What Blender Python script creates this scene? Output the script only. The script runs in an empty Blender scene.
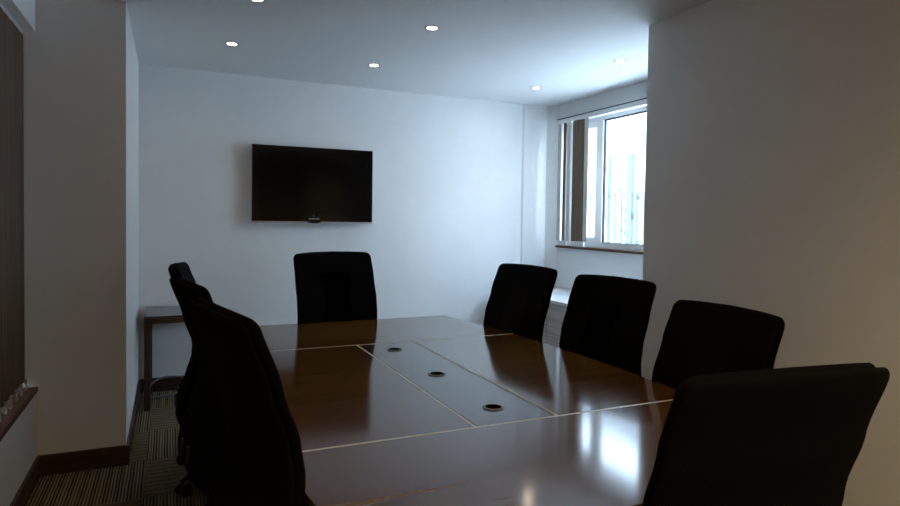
import bpy, bmesh, math, random
from mathutils import Vector, Matrix
random.seed(7)
C = bpy.context.scene.collection
PI = math.pi

# ------------------------------------------------------------------ materials
def mat(name):
    m = bpy.data.materials.new(name); m.use_nodes = True
    nt = m.node_tree; nt.nodes.clear()
    o = nt.nodes.new('ShaderNodeOutputMaterial'); b = nt.nodes.new('ShaderNodeBsdfPrincipled')
    nt.links.new(b.outputs[0], o.inputs[0])
    return m, nt, b
def N(nt, t, **k):
    n = nt.nodes.new(t)
    for a, v in k.items(): setattr(n, a, v)
    return n
def coords(nt, scale=(1,1,1)):
    tc = N(nt, 'ShaderNodeTexCoord'); mp = N(nt, 'ShaderNodeMapping')
    mp.inputs['Scale'].default_value = scale
    nt.links.new(tc.outputs['Object'], mp.inputs[0]); return mp.outputs[0]
def ramp(nt, fac, stops):
    r = N(nt, 'ShaderNodeValToRGB')
    e = r.color_ramp.elements
    while len(e) < len(stops): e.new(0.5)
    for q, (p, c) in zip(e, stops): q.position = p; q.color = (*c, 1)
    nt.links.new(fac, r.inputs[0]); return r.outputs[0]
def noise(nt, vec, scale, detail=4, rough=.55):
    n = N(nt, 'ShaderNodeTexNoise'); n.inputs['Scale'].default_value = scale
    n.inputs['Detail'].default_value = detail; n.inputs['Roughness'].default_value = rough
    nt.links.new(vec, n.inputs['Vector']); return n.outputs[0]
def bump(nt, b, h, strength, dist=.01):
    n = N(nt, 'ShaderNodeBump'); n.inputs['Strength'].default_value = strength
    n.inputs['Distance'].default_value = dist
    nt.links.new(h, n.inputs['Height']); nt.links.new(n.outputs[0], b.inputs['Normal'])
def mth(nt, op, a, b=None):
    n = N(nt, 'ShaderNodeMath', operation=op)
    for i, v in enumerate((a, b)):
        if v is None: continue
        if isinstance(v, (int, float)): n.inputs[i].default_value = v
        else: nt.links.new(v, n.inputs[i])
    return n.outputs[0]

def simple(name, col, rough=.5, metal=0, var=.1, scale=30, bmp=0.0, spec=.5, coat=0):
    m, nt, b = mat(name); v = coords(nt)
    n = noise(nt, v, scale)
    lo = tuple(c*(1-var) for c in col); hi = tuple(min(1, c*(1+var)) for c in col)
    nt.links.new(ramp(nt, n, [(.3, lo), (.7, hi)]), b.inputs['Base Color'])
    b.inputs['Roughness'].default_value = rough; b.inputs['Metallic'].default_value = metal
    b.inputs['Specular IOR Level'].default_value = spec; b.inputs['Coat Weight'].default_value = coat
    if bmp: bump(nt, b, n, bmp, .003)
    return m

def paint(name, col, rough=.75, sc=1.3, var=.03):
    m, nt, b = mat(name); v = coords(nt)
    a = noise(nt, v, sc, 5, .6)
    lo = tuple(c*(1-var) for c in col); hi = tuple(min(1, c*(1+var)) for c in col)
    nt.links.new(ramp(nt, a, [(.35, lo), (.65, hi)]), b.inputs['Base Color'])
    b.inputs['Roughness'].default_value = rough; b.inputs['Specular IOR Level'].default_value = .25
    h = mth(nt, 'ADD', mth(nt, 'MULTIPLY', noise(nt, v, 5, 3), 1.0), mth(nt, 'MULTIPLY', noise(nt, v, 90, 2), .08))
    bump(nt, b, h, .25, .012)
    return m

def carpet():
    m, nt, b = mat('striped_carpet_tiles')
    tc = N(nt, 'ShaderNodeTexCoord'); s = N(nt, 'ShaderNodeSeparateXYZ')
    nt.links.new(tc.outputs['Object'], s.inputs[0])
    x = mth(nt, 'DIVIDE', mth(nt, 'ADD', s.outputs[0], 10.11), .5)
    y = mth(nt, 'DIVIDE', mth(nt, 'ADD', s.outputs[1], 10.25), .5)
    par = mth(nt, 'MODULO', mth(nt, 'ADD', mth(nt, 'FLOOR', x), mth(nt, 'FLOOR', y)), 2)
    mix = N(nt, 'ShaderNodeMix'); mix.data_type = 'FLOAT'
    nt.links.new(par, mix.inputs[0]); 
    # parity 1 -> stripes across X (run along Y), parity 0 -> run along X
    nt.links.new(s.outputs[0], mix.inputs[2]); nt.links.new(s.outputs[1], mix.inputs[3])
    t = mix.outputs[0]
    wob = mth(nt, 'MULTIPLY', noise(nt, tc.outputs['Object'], 14, 3), .006)
    ph = mth(nt, 'MULTIPLY', mth(nt, 'ADD', t, wob), 2*PI/.0145)
    w = mth(nt, 'ADD', mth(nt, 'MULTIPLY', mth(nt, 'SINE', ph), .5), .5)
    w2 = mth(nt, 'ADD', mth(nt, 'MULTIPLY', mth(nt, 'SINE', mth(nt, 'MULTIPLY', t, 2*PI/.053)), .5), .5)
    ww = mth(nt, 'ADD', mth(nt, 'MULTIPLY', w, .75), mth(nt, 'MULTIPLY', w2, .25))
    nz = noise(nt, tc.outputs['Object'], 160, 2)
    f = mth(nt, 'ADD', ww, mth(nt, 'MULTIPLY', mth(nt, 'SUBTRACT', nz, .5), .7))
    nt.links.new(ramp(nt, f, [(.15, (.026,.021,.015)), (.5, (.11,.087,.050)), (.85, (.28,.225,.125))]), b.inputs['Base Color'])
    b.inputs['Roughness'].default_value = .95; b.inputs['Specular IOR Level'].default_value = .1
    bump(nt, b, f, .6, .004)
    return m

def wood(name, dark, mid, light, rough=.25, across=(3.0, 45, 45), haze=.0, rv=.0):
    m, nt, b = mat(name)
    v = coords(nt, across)
    n = noise(nt, v, 1.0, 3, .5)
    v2 = coords(nt, (across[0]*.5, across[1]*.22, across[2]*.22))
    n2 = noise(nt, v2, 1.0, 3, .5)
    f = mth(nt, 'ADD', mth(nt, 'MULTIPLY', n, .55), mth(nt, 'MULTIPLY', n2, .5))
    nt.links.new(ramp(nt, f, [(.36, dark), (.52, mid), (.68, light)]), b.inputs['Base Color'])
    rr = N(nt, 'ShaderNodeMapRange'); rr.inputs['To Min'].default_value = rough-rv; rr.inputs['To Max'].default_value = rough+rv
    nt.links.new(noise(nt, coords(nt), 3, 3), rr.inputs[0]); nt.links.new(rr.outputs[0], b.inputs['Roughness'])
    if haze:
        b2 = N(nt, 'ShaderNodeBsdfPrincipled'); b2.inputs['Roughness'].default_value = .34
        nt.links.new(b.inputs['Base Color'].links[0].from_socket, b2.inputs['Base Color'])
        mx = N(nt, 'ShaderNodeMixShader'); mx.inputs[0].default_value = haze
        out = [q for q in nt.nodes if q.type == 'OUTPUT_MATERIAL'][0]
        nt.links.new(b.outputs[0], mx.inputs[1]); nt.links.new(b2.outputs[0], mx.inputs[2]); nt.links.new(mx.outputs[0], out.inputs[0])
    return m

def fabric(name, col, sc=420):
    m, nt, b = mat(name); tc = N(nt, 'ShaderNodeTexCoord')
    wv = N(nt, 'ShaderNodeTexWave'); wv.wave_type = 'BANDS'; wv.bands_direction = 'DIAGONAL'
    wv.inputs['Scale'].default_value = sc*.32; wv.inputs['Distortion'].default_value = .3
    nt.links.new(tc.outputs['Object'], wv.inputs[0])
    vo = noise(nt, tc.outputs['Object'], sc, 2)
    f = mth(nt, 'ADD', mth(nt, 'MULTIPLY', wv.outputs['Fac'], .6), mth(nt, 'MULTIPLY', vo, .4))
    lo = tuple(c*.55 for c in col); hi = tuple(c*1.5 for c in col)
    nt.links.new(ramp(nt, f, [(.2, lo), (.8, hi)]), b.inputs['Base Color'])
    b.inputs['Roughness'].default_value = .95; b.inputs['Specular IOR Level'].default_value = .05
    b.inputs['Sheen Weight'].default_value = .003; b.inputs['Sheen Roughness'].default_value = .5
    bump(nt, b, f, .35, .002)
    return m

def emit(name, col, strength):
    m = bpy.data.materials.new(name); m.use_nodes = True; nt = m.node_tree; nt.nodes.clear()
    o = N(nt, 'ShaderNodeOutputMaterial'); e = N(nt, 'ShaderNodeEmission')
    e.inputs[0].default_value = (*col, 1); e.inputs[1].default_value = strength
    nt.links.new(e.outputs[0], o.inputs[0]); return m

def glassmat():
    m = bpy.data.materials.new('window_glass'); m.use_nodes = True; nt = m.node_tree; nt.nodes.clear()
    o = N(nt, 'ShaderNodeOutputMaterial'); t = N(nt, 'ShaderNodeBsdfTransparent'); g = N(nt, 'ShaderNodeBsdfGlossy')
    g.inputs['Roughness'].default_value = .02
    t.inputs[0].default_value = (.95, .975, .98, 1)
    mx = N(nt, 'ShaderNodeMixShader'); mx.inputs[0].default_value = .05
    nt.links.new(t.outputs[0], mx.inputs[1]); nt.links.new(g.outputs[0], mx.inputs[2])
    nt.links.new(mx.outputs[0], o.inputs[0]); return m

M = {}
M['wall'] = paint('white_wall_paint', (.80,.81,.81))
M['ceil'] = paint('white_ceiling_paint', (.82,.83,.83), sc=.7, var=.015)
M['carpet'] = carpet()
M['skirt'] = wood('dark_brown_skirting_wood', (.022,.010,.005), (.040,.018,.009), (.075,.034,.017), .42, (4, 60, 60))
M['sillwood'] = wood('brown_sill_wood', (.055,.024,.010), (.095,.042,.018), (.15,.070,.030), .75, (40, 4, 60))
M['table'] = wood('polished_walnut_veneer', (.060,.025,.0054), (.084,.036,.0078), (.112,.050,.0118), .11, (.8, 24, 24))
M['panel'] = wood('polished_dark_veneer', (.030,.015,.009), (.036,.018,.011), (.044,.023,.013), .10, (1.2, 36, 36))
M['inlay'] = simple('cream_inlay_strip', (.52,.47,.37), .35, var=.06)
M['tgap'] = simple('dark_joint_edge', (.010,.005,.003), .5)
M['grom'] = simple('grey_grommet_plastic', (.11,.108,.115), .35)
M['hole'] = simple('black_grommet_recess', (.002,.002,.002), 1, spec=0)
M['fab'] = fabric('black_woven_fabric', (.0034,.0032,.0034))
M['fab2'] = fabric('charcoal_mesh_fabric', (.0085,.0080,.0076), 520)
M['blackp'] = simple('black_chair_plastic', (.012,.012,.012), .4)
M['chrome'] = simple('polished_steel', (.55,.55,.56), .2, 1.0, .04)
M['tv'] = simple('glossy_black_bezel', (.003,.003,.0033), .12, spec=.25)
M['screen'] = simple('dark_screen_glass', (.002,.002,.0022), .12, spec=.2)
M['acry'] = simple('smoky_acrylic_edge', (.50,.44,.45), .3)
M['logo'] = simple('silver_print', (.75,.75,.76), .35)
M['upvc'] = simple('white_window_frame_plastic', (.80,.81,.80), .35, var=.02)
M['gasket_shadow'] = simple('dark_gasket_and_rail_shadow', (.02,.02,.025), .6)  # window gasket, and the shadow strip above the blind rail
M['glass'] = glassmat()
M['vane'] = None
def vane():
    m, nt, b = mat('brown_striped_vane_fabric')
    v = coords(nt, (260, 260, 2.0)); n = noise(nt, v, 1.0, 3)
    nt.links.new(ramp(nt, n, [(.35, (.095,.066,.046)), (.65, (.21,.155,.115))]), b.inputs['Base Color'])
    b.inputs['Roughness'].default_value = .9; b.inputs['Specular IOR Level'].default_value = .1
    return m
M['vane'] = vane()
M['vanew'] = simple('pale_vane_fabric', (.52,.52,.51), .8, var=.04)
M['rail'] = simple('white_metal_track', (.68,.69,.70), .35, var=.03)
M['chain'] = simple('pale_beaded_chain', (.30,.26,.20), .6)
M['ledge'] = simple('pale_laminate_ledge', (.70,.71,.72), .3, var=.02)
def greywood():
    m, nt, b = mat('grey_streaked_laminate')
    v = coords(nt, (30, 2.2, 60)); n = noise(nt, v, 1.0, 5)
    nt.links.new(ramp(nt, n, [(.3, (.34,.33,.32)), (.7, (.58,.56,.54))]), b.inputs['Base Color'])
    b.inputs['Roughness'].default_value = .45; return m
M['greywood'] = greywood()
M['lampring'] = simple('brass_lamp_ring', (.35,.24,.14), .3, 1.0, .05)
M['lamp'] = emit('warm_lamp_lens', (1, .93, .80), 14)
M['render'] = simple('pale_outdoor_render', (.34,.36,.38), .9, var=.02, scale=3)
M['iron'] = simple('pale_blue_painted_iron', (.085,.115,.15), .5, var=.04)
M['concrete'] = simple('pale_concrete', (.68,.68,.67), .9, scale=6)
M['cable'] = simple('grey_cable_sheath', (.10,.095,.09), .5)

# ------------------------------------------------------------------ mesh helpers
def finish(name, bm, m, parent=None, smooth=False, bevel=0, seg=2):
    if bevel:
        bmesh.ops.bevel(bm, geom=[e for e in bm.edges if e.calc_face_angle(0) > .6], offset=bevel, segments=seg, affect='EDGES', profile=.5)
    bmesh.ops.recalc_face_normals(bm, faces=bm.faces)
    me = bpy.data.meshes.new(name); bm.to_mesh(me); bm.free()
    if smooth:
        for p in me.polygons: p.use_smooth = True
        try: me.set_sharp_from_angle(angle=math.radians(38))
        except Exception: pass
    me.materials.append(m)
    o = bpy.data.objects.new(name, me); C.objects.link(o)
    if parent: o.parent = parent
    return o
def box(bm, x0, x1, y0, y1, z0, z1, mtx=None):
    vs = [bm.verts.new(Vector(p) if mtx is None else mtx @ Vector(p)) for p in
          [(x0,y0,z0),(x1,y0,z0),(x1,y1,z0),(x0,y1,z0),(x0,y0,z1),(x1,y0,z1),(x1,y1,z1),(x0,y1,z1)]]
    for f in ((0,3,2,1),(4,5,6,7),(0,1,5,4),(1,2,6,5),(2,3,7,6),(3,0,4,7)): bm.faces.new([vs[i] for i in f])
def boxo(name, m, a, parent=None, bevel=0):
    bm = bmesh.new(); box(bm, *a); return finish(name, bm, m, parent, bevel=bevel)
def prism(bm, pts, z0, z1):
    lo = [bm.verts.new((x, y, z0)) for x, y in pts]; hi = [bm.verts.new((x, y, z1)) for x, y in pts]
    n = len(pts); bm.faces.new(lo[::-1]); bm.faces.new(hi)
    for i in range(n): bm.faces.new((lo[i], lo[(i+1)%n], hi[(i+1)%n], hi[i]))
def tube(bm, pts, r, n=10, cap=True, close=False):
    pts = [Vector(p) for p in pts]; rings = []
    rr = r if isinstance(r, (list, tuple)) else [r]*len(pts)
    up0 = None
    for i, p in enumerate(pts):
        if close: t = pts[(i+1)%len(pts)] - pts[i-1]
        else: t = pts[min(i+1, len(pts)-1)] - pts[max(i-1, 0)]
        t.normalize()
        if up0 is None: up0 = Vector((0,0,1)) if abs(t.z) < .9 else Vector((1,0,0))
        u = (up0 - t*up0.dot(t)).normalized(); up0 = u; w = t.cross(u)
        rings.append([bm.verts.new(p + (u*math.cos(2*PI*k/n) + w*math.sin(2*PI*k/n))*rr[i]) for k in range(n)])
    R = len(rings)
    for i in range(R if close else R-1):
        a, b = rings[i], rings[(i+1)%R]
        for k in range(n): bm.faces.new((a[k], a[(k+1)%n], b[(k+1)%n], b[k]))
    if cap and not close: bm.faces.new(rings[0][::-1]); bm.faces.new(rings[-1])
def lathe(bm, prof, c=(0,0,0), n=32):
    rings = []
    for r, z in prof: rings.append([bm.verts.new((c[0]+max(r,1e-4)*math.cos(2*PI*k/n), c[1]+max(r,1e-4)*math.sin(2*PI*k/n), c[2]+z)) for k in range(n)])
    for a, b in zip(rings, rings[1:]):
        for k in range(n): bm.faces.new((a[k], a[(k+1)%n], b[(k+1)%n], b[k]))
    bm.faces.new(rings[0][::-1]); bm.faces.new(rings[-1])
def empty(name, loc=(0,0,0), rz=0):
    o = bpy.data.objects.new(name, None); o.empty_display_size = .1; C.objects.link(o)
    o.location = loc; o.rotation_euler = (0,0,rz); return o
def tag(o, label, cat, group=None):
    o['label'] = label; o['category'] = cat
    if group: o['group'] = group
    return o
def struct(o, label=None):
    o['kind'] = 'structure'
    if label: o['label'] = label
    return o
def stag(o, label, cat):
    o['label'] = label; o['category'] = cat; return o

# ------------------------------------------------------------------ room (metres; the photographer stands at x=0, y=0)
HC = 2.474; XL = -.615; XP = -.209; YP = 3.734; YB = 5.209; XR = 2.497; YR = 2.794; XW = 3.456; YF = -2.6
T = .2
WY0, WY1, WZ0, WZ1 = 2.95, 5.03, 1.115, 2.312     # daylight window in wall_window
struct(boxo('floor', M['carpet'], (XL-.35, XW+T, YF-T, YB+T, -.1, 0)))
struct(boxo('ceiling', M['ceil'], (XL-.35, XW+T, YF-T, YB+T, HC, HC+.12)))
bm = bmesh.new()                                   # far wall with the boxed-in chamfer in its right corner
box(bm, XP-.6, XW+T, YB, YB+T, 0, HC)
struct(finish('wall_back', bm, M['wall']))
bm = bmesh.new(); prism(bm, [(3.12, YB), (3.135, YB-.012), (3.385, YB-.022), (XW, 5.075), (XW, YB)], 0, HC)
struct(finish('wall_corner', bm, M['wall']))
struct(boxo('wall_pier', M['wall'], (XL-.35, XP, YP, YB, 0, HC), bevel=.006))
bm = bmesh.new(); box(bm, XR, XW+T, YF, YR, 0, HC); struct(finish('wall_right', bm, M['wall'], bevel=.006))
bm = bmesh.new()
for a in ((YR, WY0, 0, HC), (WY1, YB, 0, HC), (WY0, WY1, 0, WZ0), (WY0, WY1, WZ1, HC)): box(bm, XW, XW+T, a[0], a[1], a[2], a[3])
struct(finish('wall_window', bm, M['wall']))
struct(boxo('wall_front', paint('beige_brown_bounce_paint', (.36,.28,.17)), (XL-.35, XR, YF-T, YF, 0, HC)))  # out of view; colour chosen to weaken and yellow the bounced light
# left wall: a wide opening whose far reveal is the pier itself
LZ0, LZ1, LY0 = .44, 2.262, .6
bm = bmesh.new()
for a in ((YF, LY0, 0, HC), (LY0, YP, 0, LZ0), (LY0, YP, LZ1, HC)): box(bm, XL-.35, XL, *a)
struct(finish('wall_left', bm, M['wall']))

# skirting boards
bh, bt = .105, .016
def skirt(name, a): struct(boxo(name, M['skirt'], a, bevel=.004))
skirt('baseboard_pier', (XL+bt, XP+bt, YP-bt, YP, 0, bh))
skirt('baseboard_left', (XL, XL+bt, YF, YP, 0, bh))
skirt('baseboard_recess', (XP, XP+bt, YP, YB-bt, 0, bh))
skirt('baseboard_back', (XP+bt, 2.838, YB-bt, YB, 0, bh))
skirt('baseboard_right', (XR-bt, XR, YF, YR, 0, bh))
skirt('baseboard_front', (XL+bt, XR-bt, YF, YF+bt, 0, bh))

# ------------------------------------------------------------------ daylight window (right)
w = struct(empty('window_1', (XW, (WY0+WY1)/2, WZ0)))
def rel(o, par): o.parent = par; o.location = Vector(o.location) - par.location; return o
def wpart(name, m, boxes, bevel=0, par=w):
    bm = bmesh.new()
    for a in boxes: box(bm, *a)
    o = finish(name, bm, m, None, bevel=bevel); rel(o, par); return o
fx0, fx1 = XW+.075, XW+.135
MY = 4.50                                            # mullion edge by the big pane
wpart('window_frame', M['upvc'], [(fx0, fx1, WY0, WY1, WZ0, WZ0+.045), (fx0, fx1, WY0, WY1, 2.262, WZ1),
      (fx0, fx1, WY0, WY0+.05, WZ0+.045, 2.262), (fx0, fx1, WY1-.05, WY1, WZ0+.045, 2.262), (fx0, fx1, MY, MY+.062, WZ0+.045, 2.262)], .004)
wpart('window_sash', M['upvc'], [(fx0+.004, fx1-.004, MY+.062, MY+.10, WZ0+.045, 2.262), (fx0+.004, fx1-.004, WY1-.09, WY1-.05, WZ0+.045, 2.262),
      (fx0+.004, fx1-.004, MY+.10, WY1-.09, WZ0+.045, WZ0+.09), (fx0+.004, fx1-.004, MY+.10, WY1-.09, 2.205, 2.262)], .004)
wpart('window_gasket', M['gasket_shadow'], [(fx0+.012, fx0+.03, MY-.012, MY, WZ0+.045, 2.262), (fx0+.012, fx0+.03, WY0+.05, MY-.012, 2.25, 2.262),
      (fx0+.012, fx0+.03, WY0+.05, MY-.012, WZ0+.045, WZ0+.052)])
gx = fx0+.03
wpart('window_glass', M['glass'], [(gx, gx+.006, WY0+.05, MY, WZ0+.045, 2.262)])
wpart('window_glass', M['glass'], [(gx, gx+.006, MY+.10, WY1-.09, WZ0+.09, 2.205)])
struct(boxo('window_sill', M['sillwood'], (XW-.035, XW+.075, YR+.08, 5.06, WZ0-.022, WZ0), bevel=.003))

# vertical blinds drawn to the corner of the daylight window
vb = tag(empty('vertical_blind', (3.42, 4.2, WZ1)), 'brown and white vertical blind bunched at the left end of the bright window', 'blind')
def vpart(name, m, fn, bevel=0, par=vb):
    bm = bmesh.new(); fn(bm); o = finish(name, bm, m, None, bevel=bevel); rel(o, par); return o
vpart('headrail', M['rail'], lambda b: box(b, 3.405, 3.456, YR+.1, 5.04, WZ1-.035, WZ1+.006), .003)
vpart('rail_shadow_strip', M['gasket_shadow'], lambda b: box(b, 3.402, 3.456, YR+.1, 5.045, WZ1+.006, WZ1+.014))  # dark strip drawn in place of the shadow along the rail top
def vane_at(cx, cy, ang, width, m, z0=1.165, z1=2.275):
    d = Vector((math.cos(ang), math.sin(ang), 0)); n = Vector((-d.y, d.x, 0))
    def f(b):
        K = 8; fr = []; bk = []
        for i in range(K+1):
            s = (i/K-.5); q = Vector((cx, cy, 0)) + d*(s*width) + n*(.006*math.sin((s+.5)*PI))
            fr.append(q - n*.0008); bk.append(q + n*.0008)
        loop = fr + bk[::-1]
        prism(b, [(p.x, p.y) for p in loop], z0, z1)
    o = vpart('vane', m, f); return o
# view from the table: wide brown vane nearly face-on, white ones between
vane_at(3.40, 4.985, PI/2-.1, .060, M['vanew'])
vane_at(3.405, 4.905, PI/2+.1, .040, M['vane'])
vane_at(3.385, 4.815, PI/2-.25, .090, M['vanew'])
vane_at(3.40, 4.675, PI/2+.12, .168, M['vane'])
vane_at(3.39, 4.553, PI/2-.1, .066, M['vanew'])
def weights(b):
    for cy, wd in ((4.90, .11), (4.67, .19)):
        box(b, 3.392, 3.412, cy-wd/2, cy+wd/2, 1.122, 1.163)
vpart('weight_pocket', M['vanew'], weights, .003)

# ------------------------------------------------------------------ left window behind long closed blinds
w2 = struct(empty('window_2', (XL-.3, 2.2, LZ0)))
wpart('window_frame', M['upvc'], [(XL-.34, XL-.28, LY0, YP, LZ0, LZ0+.06), (XL-.34, XL-.28, LY0, YP, LZ1-.06, LZ1),
      (XL-.34, XL-.28, LY0, LY0+.06, LZ0+.06, LZ1-.06), (XL-.34, XL-.28, YP-.06, YP, LZ0+.06, LZ1-.06), (XL-.34, XL-.28, 2.1, 2.17, LZ0+.06, LZ1-.06)], .004, w2)
wpart('window_glass', M['glass'], [(XL-.312, XL-.306, LY0+.06, 2.1, LZ0+.06, LZ1-.06)], 0, w2)
wpart('window_glass', M['glass'], [(XL-.312, XL-.306, 2.17, YP-.06, LZ0+.06, LZ1-.06)], 0, w2)
struct(boxo('window_sill_board', M['sillwood'], (XL-.28, XL+.006, LY0-.04, YP-.001, LZ0, LZ0+.022), bevel=.006)).name = 'window_ledge'
lb = tag(empty('vertical_blind', (XL-.05, 2.2, LZ1)), 'long brown vertical blind drawn closed over the left wall window', 'blind')
vpart('headrail', M['rail'], lambda b: box(b, XL-.085, XL-.05, LY0+.02, YP-.004, LZ1-.022, LZ1-.002), .003, lb)
XV = XL-.052
yy = YP-.055; k = 0
while yy > LY0+.05:
    def f(b, yy=yy):
        K = 6; fr = []; bk = []
        ang = PI/2 - .09; d = Vector((math.cos(ang), math.sin(ang), 0)); n = Vector((-d.y, d.x, 0))
        for i in range(K+1):
            s = i/K-.5; q = Vector((XV-.006, yy, 0)) + d*(s*.127) - n*(.005*math.sin((s+.5)*PI))
            fr.append(q-n*.0008); bk.append(q+n*.0008)
        prism(b, [(p.x, p.y) for p in fr+bk[::-1]], LZ0+.055, LZ1-.022)
    vpart('vane', M['vane'], f, 0, lb)
    k += 1; yy -= .105
def chainf(b):
    y = YP-.045
    while y > LY0+.08:
        pts = []
        for i in range(9):
            s = i/8; pts.append((XV+.012+.012*math.sin(s*PI), y-.105*s, LZ0+.062-.028*math.sin(s*PI)))
        tube(b, pts, .0035, 6)
        lathe(b, [(.001,-.012),(.007,-.006),(.007,.010),(.001,.016)], (XV+.012, y, LZ0+.062), 8)
        y -= .105
vpart('bottom_chain', M['chain'], chainf, 0, lb)

# ------------------------------------------------------------------ low cabinet under the window
cb = tag(empty('low_cabinet', (3.14, 4.0, 0)), 'low grey cabinet with pale ledge running under the bright window', 'cabinet')
def cpart(name, m, boxes, bevel=0, par=cb):
    bm = bmesh.new()
    for a in boxes: box(bm, *a)
    o = finish(name, bm, m, None, bevel=bevel); rel(o, par); return o
cpart('carcass', M['greywood'], [(2.862, XW-.002, YR+.02, 5.055, .06, .675), (2.89, XW-.002, YR+.04, 5.05, 0, .06)])
cpart('ledge_top', M['ledge'], [(2.840, XW-.002, YR+.01, 5.056, .675, .703)], .004)
for i in range(3):
    y0 = YR+.03+i*.745
    d = cpart('door', M['greywood'], [(2.846, 2.861, y0, y0+.735, .065, .668)], .002)

# ------------------------------------------------------------------ conference table
KS = 1.075                       # size of this table and chair set
TX, TY, TZ = .951, 2.205, .705/1.075
Y0, Y1 = 1.581, 2.828            # cross seams
NL = 1.19
HL = 1.31                        # half length
def hw(d): return .733 - .071*d*d
table = tag(empty('conference_table', (TX*KS, TY*KS, 0)), 'long boat-shaped polished walnut conference table with cream inlay lines', 'table')
table.scale = (KS, KS, KS)
th = .014
def slab(xa, xb, ya, yb, z0=TZ-th, z1=TZ):
    # xa/xb are numbers, or 'L'/'R' for the curved outer edge; coordinates relative to table centre
    bm = bmesh.new(); K = 14; L = []; Rr = []
    for i in range(K+1):
        y = ya+(yb-ya)*i/K
        L.append((-hw(y) if xa == 'L' else xa, y)); Rr.append((hw(y) if xb == 'R' else xb, y))
    prism(bm, Rr + L[::-1], z0, z1); return bm
ya, yb = Y0-TY, Y1-TY
g = .0048                        # half width of an inlay line
PX0, PX1 = .8102-TX, 1.0934-TX
finish('end_top', slab('L','R', yb+g, HL), M['table'], table)
finish('end_top', slab('L','R', -NL, ya-g), M['table'], table)
finish('side_top', slab('L', PX0-g, ya+g, yb-g), M['table'], table)
finish('side_top', slab(PX1+g, 'R', ya+g, yb-g), M['table'], table)
finish('cable_panel', slab(PX0+g+.003, PX1-g-.003, ya+g+.003, yb-g-.003, TZ-.0058, TZ-.0012), M['panel'], table)['label'] = 'narrow centre panel with three cable holes'
finish('panel_surround', slab(PX0+g, PX1-g, ya+g, yb-g, TZ-th+.0005, TZ-.006), M['tgap'], table)
finish('inlay_strip', slab('L','R', yb-g, yb+g, TZ-th+.001, TZ+.0002), M['inlay'], table)
finish('inlay_strip', slab('L','R', ya-g, ya+g, TZ-th+.001, TZ+.0002), M['inlay'], table)
finish('inlay_strip', slab(PX0-g, PX0+g*.8, ya+g, yb-g, TZ-th+.001, TZ+.0002), M['inlay'], table)
finish('inlay_strip', slab(PX1-g*.8, PX1+g, ya+g, yb-g, TZ-th+.001, TZ+.0002), M['inlay'], table)
bm = bmesh.new(); K = 20; _in = .010; _y = [-NL+_in+(HL+NL-2*_in)*i/K for i in range(K+1)]
prism(bm, [(hw(y)-_in, y) for y in _y] + [(-hw(y)+_in, y) for y in _y[::-1]], TZ-.040, TZ-th)
finish('edge_band', bm, M['tgap'], table)['label'] = 'dark recessed edge under the table top'
def apron():
    bm = bmesh.new(); K = 20; out = []; inn = []
    ys = [-NL+.10 + (HL+NL-.2)*i/K for i in range(K+1)]
    o = [(hw(y)-.10, y) for y in ys] + [(-hw(y)+.10, y) for y in ys[::-1]]
    i_ = [(x*.965, y*.985) for x, y in o]; n = len(o)
    z0, z1 = TZ-.12, TZ-.040
    V = [[bm.verts.new((x, y, z)) for x, y in p] for p, z in ((o, z0), (o, z1), (i_, z1), (i_, z0))]
    for a, b in ((0,1),(1,2),(2,3),(3,0)):
        for k in range(n): bm.faces.new((V[a][k], V[a][(k+1)%n], V[b][(k+1)%n], V[b][k]))
    return bm
finish('apron', apron(), M['table'], table)
for s in (-.66, .70):
    bm = bmesh.new(); box(bm, -.30, .30, s-.03, s+.03, .02, TZ-.040); box(bm, -.33, .33, s-.06, s+.06, 0, .03)
    finish('pedestal', bm, M['table'], table, bevel=.003)
bm = bmesh.new(); box(bm, -.012, .012, -.63, .67, .15, .56); finish('spine_panel', bm, M['table'], table)
for gx_, gy_ in ((.943, 2.672), (.947, 2.190), (.948, 1.732)):
    bm = bmesh.new(); lathe(bm, [(.025,-.002),(.034,-.0015),(.034,.0015),(.031,.003),(.027,.003),(.024,.0)], (gx_-TX, gy_-TY, TZ), 32)
    gr = finish('cable_grommet', bm, M['grom'], table, smooth=True)
    bm = bmesh.new(); lathe(bm, [(.0001, .0004), (.0255, .0004), (.0255, .0017), (.0001, .0017)], (gx_-TX, gy_-TY, TZ), 28)
    finish('cable_hole', bm, M['hole'], gr)

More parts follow.
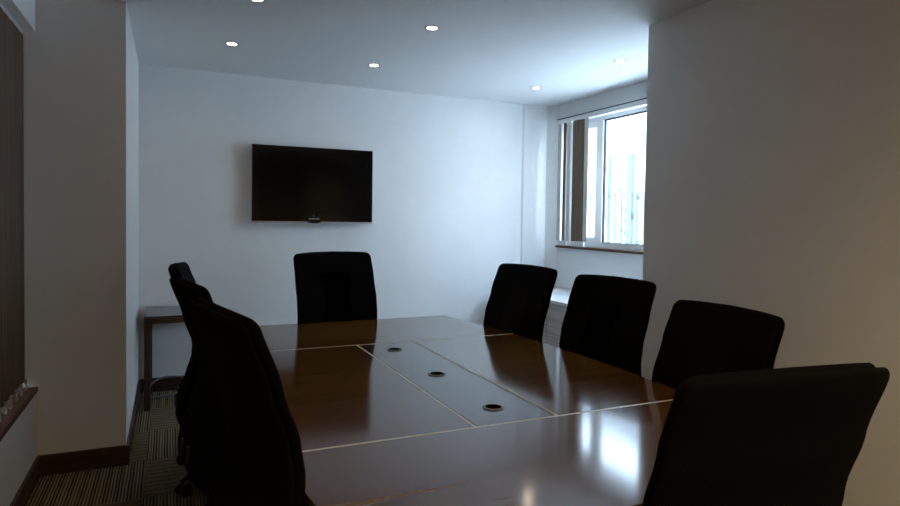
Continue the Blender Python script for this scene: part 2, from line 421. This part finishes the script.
# ------------------------------------------------------------------ chairs (front = +Y local)
def interp(tab, z):
    for (a, x), (b, y) in zip(tab, tab[1:]):
        if z <= b:
            t = (z-a)/(b-a); t = max(0, min(1, t)); t = t*t*(3-2*t)*.5 + t*.5; return x+(y-x)*t
    return tab[-1][1]
B_OFF = [(.37,.040),(.46,.070),(.53,.062),(.62,.028),(.70,.004),(.77,.0),(.85,.012),(.97,.052),(1.125,.104)]
W_HALF = [(.37,.200),(.45,.226),(.58,.239),(.72,.240),(.85,.240),(1.0,.239),(1.125,.237)]
def backloft(yf, thick, zb, zt, inset, rt, rb, curve=.022, n=44):
    """rings up the height; yf = offset of the slab's middle from the rear surface (forward +)"""
    bm = bmesh.new(); rings = []; K = 46
    for i in range(K+1):
        u = i/K; z = zb+(zt-zb)*(.5-.5*math.cos(PI*u)) 
        w = interp(W_HALF, z)-inset; t = thick/2
        if z > zt-rt:
            q = (z-(zt-rt))/rt; w -= rt*(1-math.sqrt(max(0, 1-q*q)))
        if z < zb+rb:
            q = ((zb+rb)-z)/rb; w -= rb*(1-math.sqrt(max(0, 1-q*q)))
        de = min(z-zb, zt-z); e = min(1, de/(thick*.6)); t *= max(.05, math.sqrt(max(0, 1-(1-e)**2)))
        b = interp(B_OFF, z)
        ring = []
        for k in range(n):
            a = 2*PI*k/n; c, s = math.cos(a), math.sin(a)
            x = w*math.copysign(abs(c)**.28, c); yy_ = t*math.copysign(abs(s)**.75, s)
            crv = curve*(abs(x)/.23)**2
            zz = z + (.008*(1-(x/.23)**2) if z > .9 else 0)*(z-.9)/.2
            ring.append(bm.verts.new((x, -.23-b+yf+yy_+crv, zz)))
        rings.append(ring)
    for a, b in zip(rings, rings[1:]):
        for k in range(n): bm.faces.new((a[k], a[(k+1)%n], b[(k+1)%n], b[k]))
    bm.faces.new(rings[0][::-1]); bm.faces.new(rings[-1])
    return bm
def make_chair():
    c = empty('office_chair')
    sh = finish('back_cover', backloft(.010, .020, .375, 1.122, -.003, .030, .10), M['fab'], c, smooth=True)
    finish('backrest', backloft(.036, .036, .39, 1.125, .004, .030, .10), M['fab'], c, smooth=True)
    # inner panel on the front of the backrest
    bm = bmesh.new(); K, L = 12, 8; g_ = []
    for j in range(K+1):
        z = .74+.27*j/K; row = []
        for i in range(L+1):
            x = (-.085 + .17*i/L)*(1-.10*(1-j/K)); row.append(bm.verts.new((x, -.23-interp(B_OFF, z)+.0585+.022*(abs(x)/.23)**2, z)))
        g_.append(row)
    for j in range(K):
        for i in range(L): bm.faces.new((g_[j][i], g_[j][i+1], g_[j+1][i+1], g_[j+1][i]))
    bmesh.ops.solidify(bm, geom=bm.faces[:], thickness=.003)
    finish('lumbar_panel', bm, M['fab2'], c, smooth=True)
    # seat
    bm = bmesh.new(); rings = []
    for z, s in ((.405,.90),(.412,.97),(.43,1.0),(.455,1.0),(.475,.975),(.485,.90),(.488,.70)):
        ring = []
        for k in range(40):
            a = 2*PI*k/40; cx_, sy = math.cos(a), math.sin(a)
            x = .238*s*math.copysign(abs(cx_)**.45, cx_); y = .01+.215*s*math.copysign(abs(sy)**.5, sy)
            zz = z - (.03*max(0, (y-.13)/.1) if y > .13 else 0)
            ring.append(bm.verts.new((x, y, zz)))
        rings.append(ring)
    for a, b in zip(rings, rings[1:]):
        for k in range(40): bm.faces.new((a[k], a[(k+1)%40], b[(k+1)%40], b[k]))
    bm.faces.new(rings[0][::-1]); bm.faces.new(rings[-1])
    finish('seat', bm, M['fab'], c, smooth=True)
    bm = bmesh.new(); box(bm, -.10, .10, -.12, .12, .365, .408); finish('seat_mechanism', bm, M['blackp'], c, bevel=.006)
    bm = bmesh.new()
    for sx in (-.05, .05): tube(bm, [(sx,-.10,.385),(sx,-.20,.385),(sx,-.262,.41),(sx,-.292,.47),(sx,-.292,.53)], .010, 8)
    finish('back_support', bm, M['blackp'], c, smooth=True)
    bm = bmesh.new(); lathe(bm, [(.028,.10),(.028,.25),(.020,.25),(.020,.37)], n=20); finish('gas_column', bm, M['blackp'], c, smooth=True)
    bm = bmesh.new(); lathe(bm, [(.05,.075),(.052,.10),(.042,.125),(.03,.13)], n=24)
    finish('base_hub', bm, M['blackp'], c, smooth=True)
    for k in range(5):
        a = 2*PI*k/5 + PI/2 + PI/5; ca, sa = math.cos(a), math.sin(a)
        bm = bmesh.new(); tube(bm, [(ca*r_, sa*r_, z_) for r_, z_ in ((.04,.10),(.12,.103),(.22,.096),(.30,.082),(.34,.066))], [.026,.023,.020,.017,.012], 10)
        lg = finish('base_leg', bm, M['blackp'], c, smooth=True)
        bm = bmesh.new()
        for s in (-1, 1):
            p = Vector((ca*.33, sa*.33, .026)); n = Vector((-sa, ca, 0))
            tube(bm, [p+n*s*.008, p+n*s*.024], .026, 16)
        tube(bm, [(ca*.33, sa*.33, .03), (ca*.33, sa*.33, .07)], .007, 8)
        finish('caster', bm, M['blackp'], lg, smooth=True)
    return c
def kids(o): return [x for x in C.objects if x.parent == o]
def copy_tree(o, parent=None):
    c = o.copy(); C.objects.link(c)
    if parent: c.parent = parent
    for ch in kids(o): copy_tree(ch, c)
    return c
proto = make_chair()
GRP = 'black office chairs around the conference table'
# top-edge centre (x, y), facing direction (fx, fy), height of the top edge, label
spots = [
 ((1.040,.763), (.112,.994), 1.084, 'largest nearest black office chair at the near end of the table, seen from behind'),
 ((.890,3.645), (.118,-.993), 1.143, 'black office chair at the far end of the table, under the television'),
 ((.100,1.55), (1,.20), 1.137, 'nearest of the black office chairs along the left side of the table'),
 ((.055,2.46), (1,.18), 1.110, 'middle black office chair of the three on the left side of the table'),
 ((.038,3.20), (1,-.10), 1.115, 'farthest black office chair on the left side, mostly hidden behind two others'),
 ((1.800,2.920), (-.991,-.136), 1.102, 'farthest black office chair on the right side, left of the grey cabinet'),
 ((1.959,2.386), (-.984,-.18), 1.082, 'black office chair on the right side below the bright window, middle of three'),
 ((1.787,1.575), (-.9986,.053), 1.058, 'black office chair on the right side pushed in before the beige wall'),
]
for i, (p, fd, zt, lab) in enumerate(spots):
    o = proto if i == 0 else copy_tree(proto)
    f = Vector((fd[0], fd[1], 0)).normalized()
    rz = math.atan2(-f.x, f.y)
    base = (Vector((p[0], p[1], 0)) + f*.295)*KS
    o.location = (base.x, base.y, 0); o.rotation_euler = (0, 0, rz); o.scale = (KS, KS, KS)
    dz = (1.35-KS*(1.35-zt))/KS-1.128                                  # height setting: lift seat and back, base stays on the floor
    for ch in kids(o):
        n = ch.name.split('.')[0]
        if n in ('back_cover','backrest','lumbar_panel','seat','seat_mechanism','back_support','gas_column'): ch.location.z = dz
        if n in ('base_leg', 'base_hub') and 'farthest black office chair on the left' in lab: ch.rotation_euler.z = math.radians(40)
    tag(o, lab, 'chair', GRP)

# ------------------------------------------------------------------ television
tv = tag(empty('television', (1.092, YB-.052, 1.315)), 'black flat-screen television mounted on the far white wall', 'television')
tx0, tx1, tz0, tz1 = -.494, .494, 0, .607
yb_ = -.035
def tpart(name, m, boxes, bevel=0, par=tv):
    bm = bmesh.new()
    for a in boxes: box(bm, *a)
    return finish(name, bm, m, par, bevel=bevel)
tpart('casing', M['tv'], [(tx0+.01, tx1-.01, -.012, .012, tz0+.02, tz1-.01)], .006)
bz = tpart('bezel', M['tv'], [(tx0, tx0+.042, yb_, -.012, tz0, tz1), (tx1-.042, tx1, yb_, -.012, tz0, tz1), (tx0+.042, tx1-.042, yb_, -.012, tz1-.04, tz1), (tx0+.042, tx1-.042, yb_, -.012, tz0, tz0+.055)])
bm = bmesh.new()
pts = [(-.055, 0), (.055, 0)] + [(.055*math.cos(a), -.016*math.sin(a)) for a in [PI*i/12 for i in range(1, 12)]]
vs0 = [bm.verts.new((x, yb_, z)) for x, z in pts]; vs1 = [bm.verts.new((x, -.015, z)) for x, z in pts]
bm.faces.new(vs0); bm.faces.new(vs1[::-1])
for i in range(len(pts)): bm.faces.new((vs0[i], vs0[(i+1)%len(pts)], vs1[(i+1)%len(pts)], vs1[i]))
finish('sensor_bump', bm, M['tv'], tv)
tpart('screen', M['screen'], [(tx0+.042, tx1-.042, yb_+.003, -.012, tz0+.055, tz1-.04)])
tpart('clear_edge', M['acry'], [(tx0-.004, tx1+.004, yb_+.004, -.014, tz0-.013, tz0), (tx1, tx1+.004, yb_+.004, -.014, tz0, tz1), (tx0-.003, tx0, yb_+.004, -.014, tz0, tz1), (tx0-.003, tx1+.004, yb_+.004, -.014, tz1, tz1+.003)])['label'] = 'pale smoky trim around the black bezel'
tpart('wall_bracket', M['blackp'], [(-.2, .2, .012, .05, .15, .45)])
tc = bpy.data.curves.new('brand_lettering', 'FONT'); tc.body = 'SAMSUNG'; tc.size = .017; tc.align_x = 'CENTER'; tc.align_y = 'CENTER'; tc.extrude = .0004; tc.space_character = 1.15
to = bpy.data.objects.new('tmp_text', tc); C.objects.link(to)
bpy.context.view_layer.update()
me = bpy.data.meshes.new_from_object(to); bpy.data.objects.remove(to)
me.materials.clear(); me.materials.append(M['logo'])
lo = bpy.data.objects.new('lettering', me); C.objects.link(lo); lo.parent = bz
lo.location = (0, yb_-.0008, .022); lo.rotation_euler = (PI/2, 0, 0); lo['label'] = 'small silver lettering on lower bezel'
bm = bmesh.new(); tube(bm, [(-.005, yb_-.001, .047), (-.005, yb_+.004, .047)], .0035, 10); finish('indicator', bm, M['acry'], bz)

# ------------------------------------------------------------------ side table in the recess
st = tag(empty('side_table', (.08, 4.945, 0)), 'small dark brown square-legged side table in the left recess corner', 'table')
hx, hy = .235, .248
bm = bmesh.new(); box(bm, -hx, hx, -hy, hy, .640, .652); finish('table_top', bm, simple('satin_dark_brown_top', (.060,.055,.058), .2, spec=.9), st, bevel=.002)
bm = bmesh.new()
for a in ((-hx+.04, hx-.04, -hy, -hy+.022), (-hx+.04, hx-.04, hy-.022, hy), (-hx, -hx+.022, -hy+.04, hy-.04), (hx-.022, hx, -hy+.04, hy-.04)): box(bm, a[0], a[1], a[2], a[3], .600, .640)
finish('apron', bm, M['skirt'], st)
for sx in (-1, 1):
    for sy in (-1, 1):
        bm = bmesh.new(); x0 = -hx if sx < 0 else hx-.04; y0 = -hy if sy < 0 else hy-.04
        box(bm, x0, x0+.04, y0, y0+.04, 0, .640); finish('leg', bm, M['skirt'], st, bevel=.002)
# cable loop under it
ctrl = [(-.155,4.99,.012),(-.10,4.985,.011),(-.03,5.0,.011),(.035,5.03,.011),(.08,5.075,.02),(.112,5.12,.045),(.125,5.15,.075),(.118,5.168,.092),(.08,5.176,.103),(.03,5.178,.108),(-.03,5.178,.108),(-.075,5.165,.10),(-.11,5.13,.085),(-.155,5.09,.045),(-.172,5.03,.022)]
pts = []
n = len(ctrl)
for i in range(n):
    p0, p1, p2, p3 = [Vector(ctrl[(i+k-1) % n]) for k in range(4)]
    for j in range(4):
        t = j/4; pts.append(.5*((2*p1)+(p2-p0)*t+(2*p0-5*p1+4*p2-p3)*t*t+(3*p1-p0-3*p2+p3)*t**3))
bm = bmesh.new(); tube(bm, pts, .009, 10, close=True)
tag(finish('cable_loop', bm, M['cable'], None, smooth=True), 'grey cable loop on carpet leaning on skirting under the side table', 'cable')

# ------------------------------------------------------------------ recessed downlights
DG = 'recessed ceiling downlights'
def downlight(x, y, power, label, proto_=[None]):
    if proto_[0] is None:
        e = empty('ceiling_downlight')
        bm = bmesh.new(); lathe(bm, [(.030,.0),(.030,-.004),(.043,-.003),(.045,.0)], n=28); finish('trim_ring', bm, M['lampring'], e, smooth=True)
        bm = bmesh.new(); lathe(bm, [(.0001,-.0035),(.020,-.004),(.0295,-.0028),(.0295,-.0005),(.0001,-.0005)], n=24); finish('lamp_lens', bm, M['lamp'], e)
        proto_[0] = e; o = e
    else: o = copy_tree(proto_[0])
    for c_ in kids(o):
        if c_.type == 'LIGHT': bpy.data.objects.remove(c_)
    o.location = (x, y, HC)
    l = bpy.data.lights.new('downlight_glow', 'SPOT'); l.energy = power; l.color = (1, .73, .40); l.spot_size = 2.75; l.spot_blend = 1.0; l.shadow_soft_size = .03
    lo_ = bpy.data.objects.new('downlight_glow', l); C.objects.link(lo_); lo_.parent = o; lo_.location = (0, 0, -.012)
    tag(o, label, 'ceiling light', DG)
PW = 1.2
for x, y, lab in ((.372,4.301,'leftmost round recessed ceiling downlight, above the television'), (1.404,3.393,'nearest visible recessed downlight, highest in the middle of the ceiling'),
                  (1.368,4.409,'recessed downlight just above and right of the television'), (2.821,4.502,'recessed downlight in front of the window corner of the ceiling'),
                  (2.868,3.489,'rightmost recessed downlight, beside the end of the beige wall'), (.41,3.36,'recessed downlight at the top edge of the photo above the left chairs')):
    downlight(x, y, PW, lab)
for x, y in ((.4,-.1), (1.4,-.1), (.4,-1.6), (1.4,-1.6)):
    downlight(x, y, 28, 'recessed ceiling downlight behind the photographer')

# ------------------------------------------------------------------ outdoors: railing and a pale building across the way
struct(boxo('light_blocker_outside', M['concrete'], (XL-.85, XL-.65, -4, 9, -.1, 7)))  # unseen slab added to keep sky light out of the left window
struct(boxo('ground_outside', M['concrete'], (XW+T, 14, -3, 16, .4, .9)))
rl = tag(empty('balcony_railing', (4.4, 5.0, .9)), 'pale blue iron railing with scroll ornaments outside the bright window', 'railing')
def rpart(name, fn, bevel=0):
    bm = bmesh.new(); fn(bm); o = finish(name, bm, M['iron'], None, bevel=bevel); rel(o, rl); return o
rpart('top_rail', lambda b: box(b, 4.385, 4.415, 3.2, 7.2, 1.640, 1.662))
rpart('bottom_rail', lambda b: box(b, 4.388, 4.412, 3.2, 7.2, 1.0, 1.02))
ys = [7.2-.115*i for i in range(36)]
for y in [5.49, 5.381, 5.275, 5.147, 5.037, 4.925, 4.81, 4.7, 4.58, 4.47, 4.35, 4.24, 4.12, 5.6, 5.71, 5.82, 5.93, 6.04, 6.15, 6.26, 6.37, 6.48, 6.6, 6.7, 6.8, 6.9]:
    rpart('baluster', lambda b: box(b, 4.392, 4.408, y-.009, y+.009, .9, 1.645))
rpart('post', lambda b: box(b, 4.38, 4.42, 5.475, 5.51, .9, 2.07))
rpart('post', lambda b: box(b, 4.38, 4.42, 5.10, 5.178, .9, 2.06))
rpart('post', lambda b: box(b, 4.38, 4.42, 4.3, 4.36, .9, 2.06))
def scroll(cy, cz, r):
    def f(b):
        pts = [(4.4, cy+r*math.cos(a)*(.35+.65*a/(3.2*PI)), cz+r*math.sin(a)*(.35+.65*a/(3.2*PI))) for a in [3.2*PI*i/26 for i in range(27)]]
        tube(b, pts, .007, 6)
    return f
for cy, cz, r in ((5.24,1.47,.05), (5.20,1.36,.03), (5.10,1.40,.03), (5.24,1.24,.05), (5.30,1.53,.03), (5.06,1.44,.028), (5.03,1.6,.03), (5.02,1.14,.03), (5.31,1.69,.025)):
    rpart('ornament', scroll(cy, cz, r))
bl = tag(empty('building', (8.6, 8, .9)), 'pale overexposed building facade seen through the bright window', 'building')
def bpart(name, m, boxes):
    bm = bmesh.new()
    for a in boxes: box(bm, *a)
    o = finish(name, bm, m); rel(o, bl); return o
bpart('facade', M['render'], [(8.6, 8.9, 1, 18, .9, 4.38)])
bpart('ledge', M['render'], [(8.35, 8.9, 1, 18, 4.38, 4.5), (8.5, 8.6, 1, 16, 2.68, 2.76)])

# ------------------------------------------------------------------ sky light
wd = bpy.data.worlds.new('World'); bpy.context.scene.world = wd; wd.use_nodes = True
nt = wd.node_tree; nt.nodes.clear()
o = N(nt, 'ShaderNodeOutputWorld'); bg = N(nt, 'ShaderNodeBackground')
tcw = N(nt, 'ShaderNodeTexCoord'); sp = N(nt, 'ShaderNodeSeparateXYZ'); nt.links.new(tcw.outputs['Generated'], sp.inputs[0])
nt.links.new(ramp(nt, sp.outputs[2], [(0.0, (.72,.85,1.0)), (.6, (.55,.75,1.0))]), bg.inputs[0])
bg.inputs[1].default_value = 6.0
nt.links.new(bg.outputs[0], o.inputs[0])

sl = bpy.data.lights.new('sun', 'SUN'); sl.energy = 4; sl.angle = .01; sl.color = (.86, .93, 1.0)
so = bpy.data.objects.new('sun', sl); C.objects.link(so)
so.rotation_euler = Vector((.12, .05, -.99)).to_track_quat('-Z', 'Y').to_euler()

# ------------------------------------------------------------------ camera
f_, cy_, yaw, pitch, roll = 619.2236, 237.4976, .4262, .0293, .0151
fw = Vector((math.sin(yaw)*math.cos(pitch), math.cos(yaw)*math.cos(pitch), -math.sin(pitch)))
rt = Vector((math.cos(yaw), -math.sin(yaw), 0)); up = rt.cross(fw)
rt2 = rt*math.cos(roll)+up*math.sin(roll); up2 = up*math.cos(roll)-rt*math.sin(roll)
cam = bpy.data.cameras.new('camera'); co = bpy.data.objects.new('camera', cam); C.objects.link(co)
cam.sensor_width = 36; cam.sensor_fit = 'HORIZONTAL'; cam.lens = f_/900*36; cam.shift_y = (cy_-253)/900; cam.clip_start = .02
mtx = Matrix((rt2, up2, -fw)).transposed().to_4x4(); mtx.translation = Vector((0, 0, 1.35)); co.matrix_world = mtx
bpy.context.scene.camera = co
vs = bpy.context.scene.view_settings
vs.view_transform = 'Standard'; vs.look = 'None'; vs.gamma = 1; vs.use_curve_mapping = False; vs.exposure = 1.35
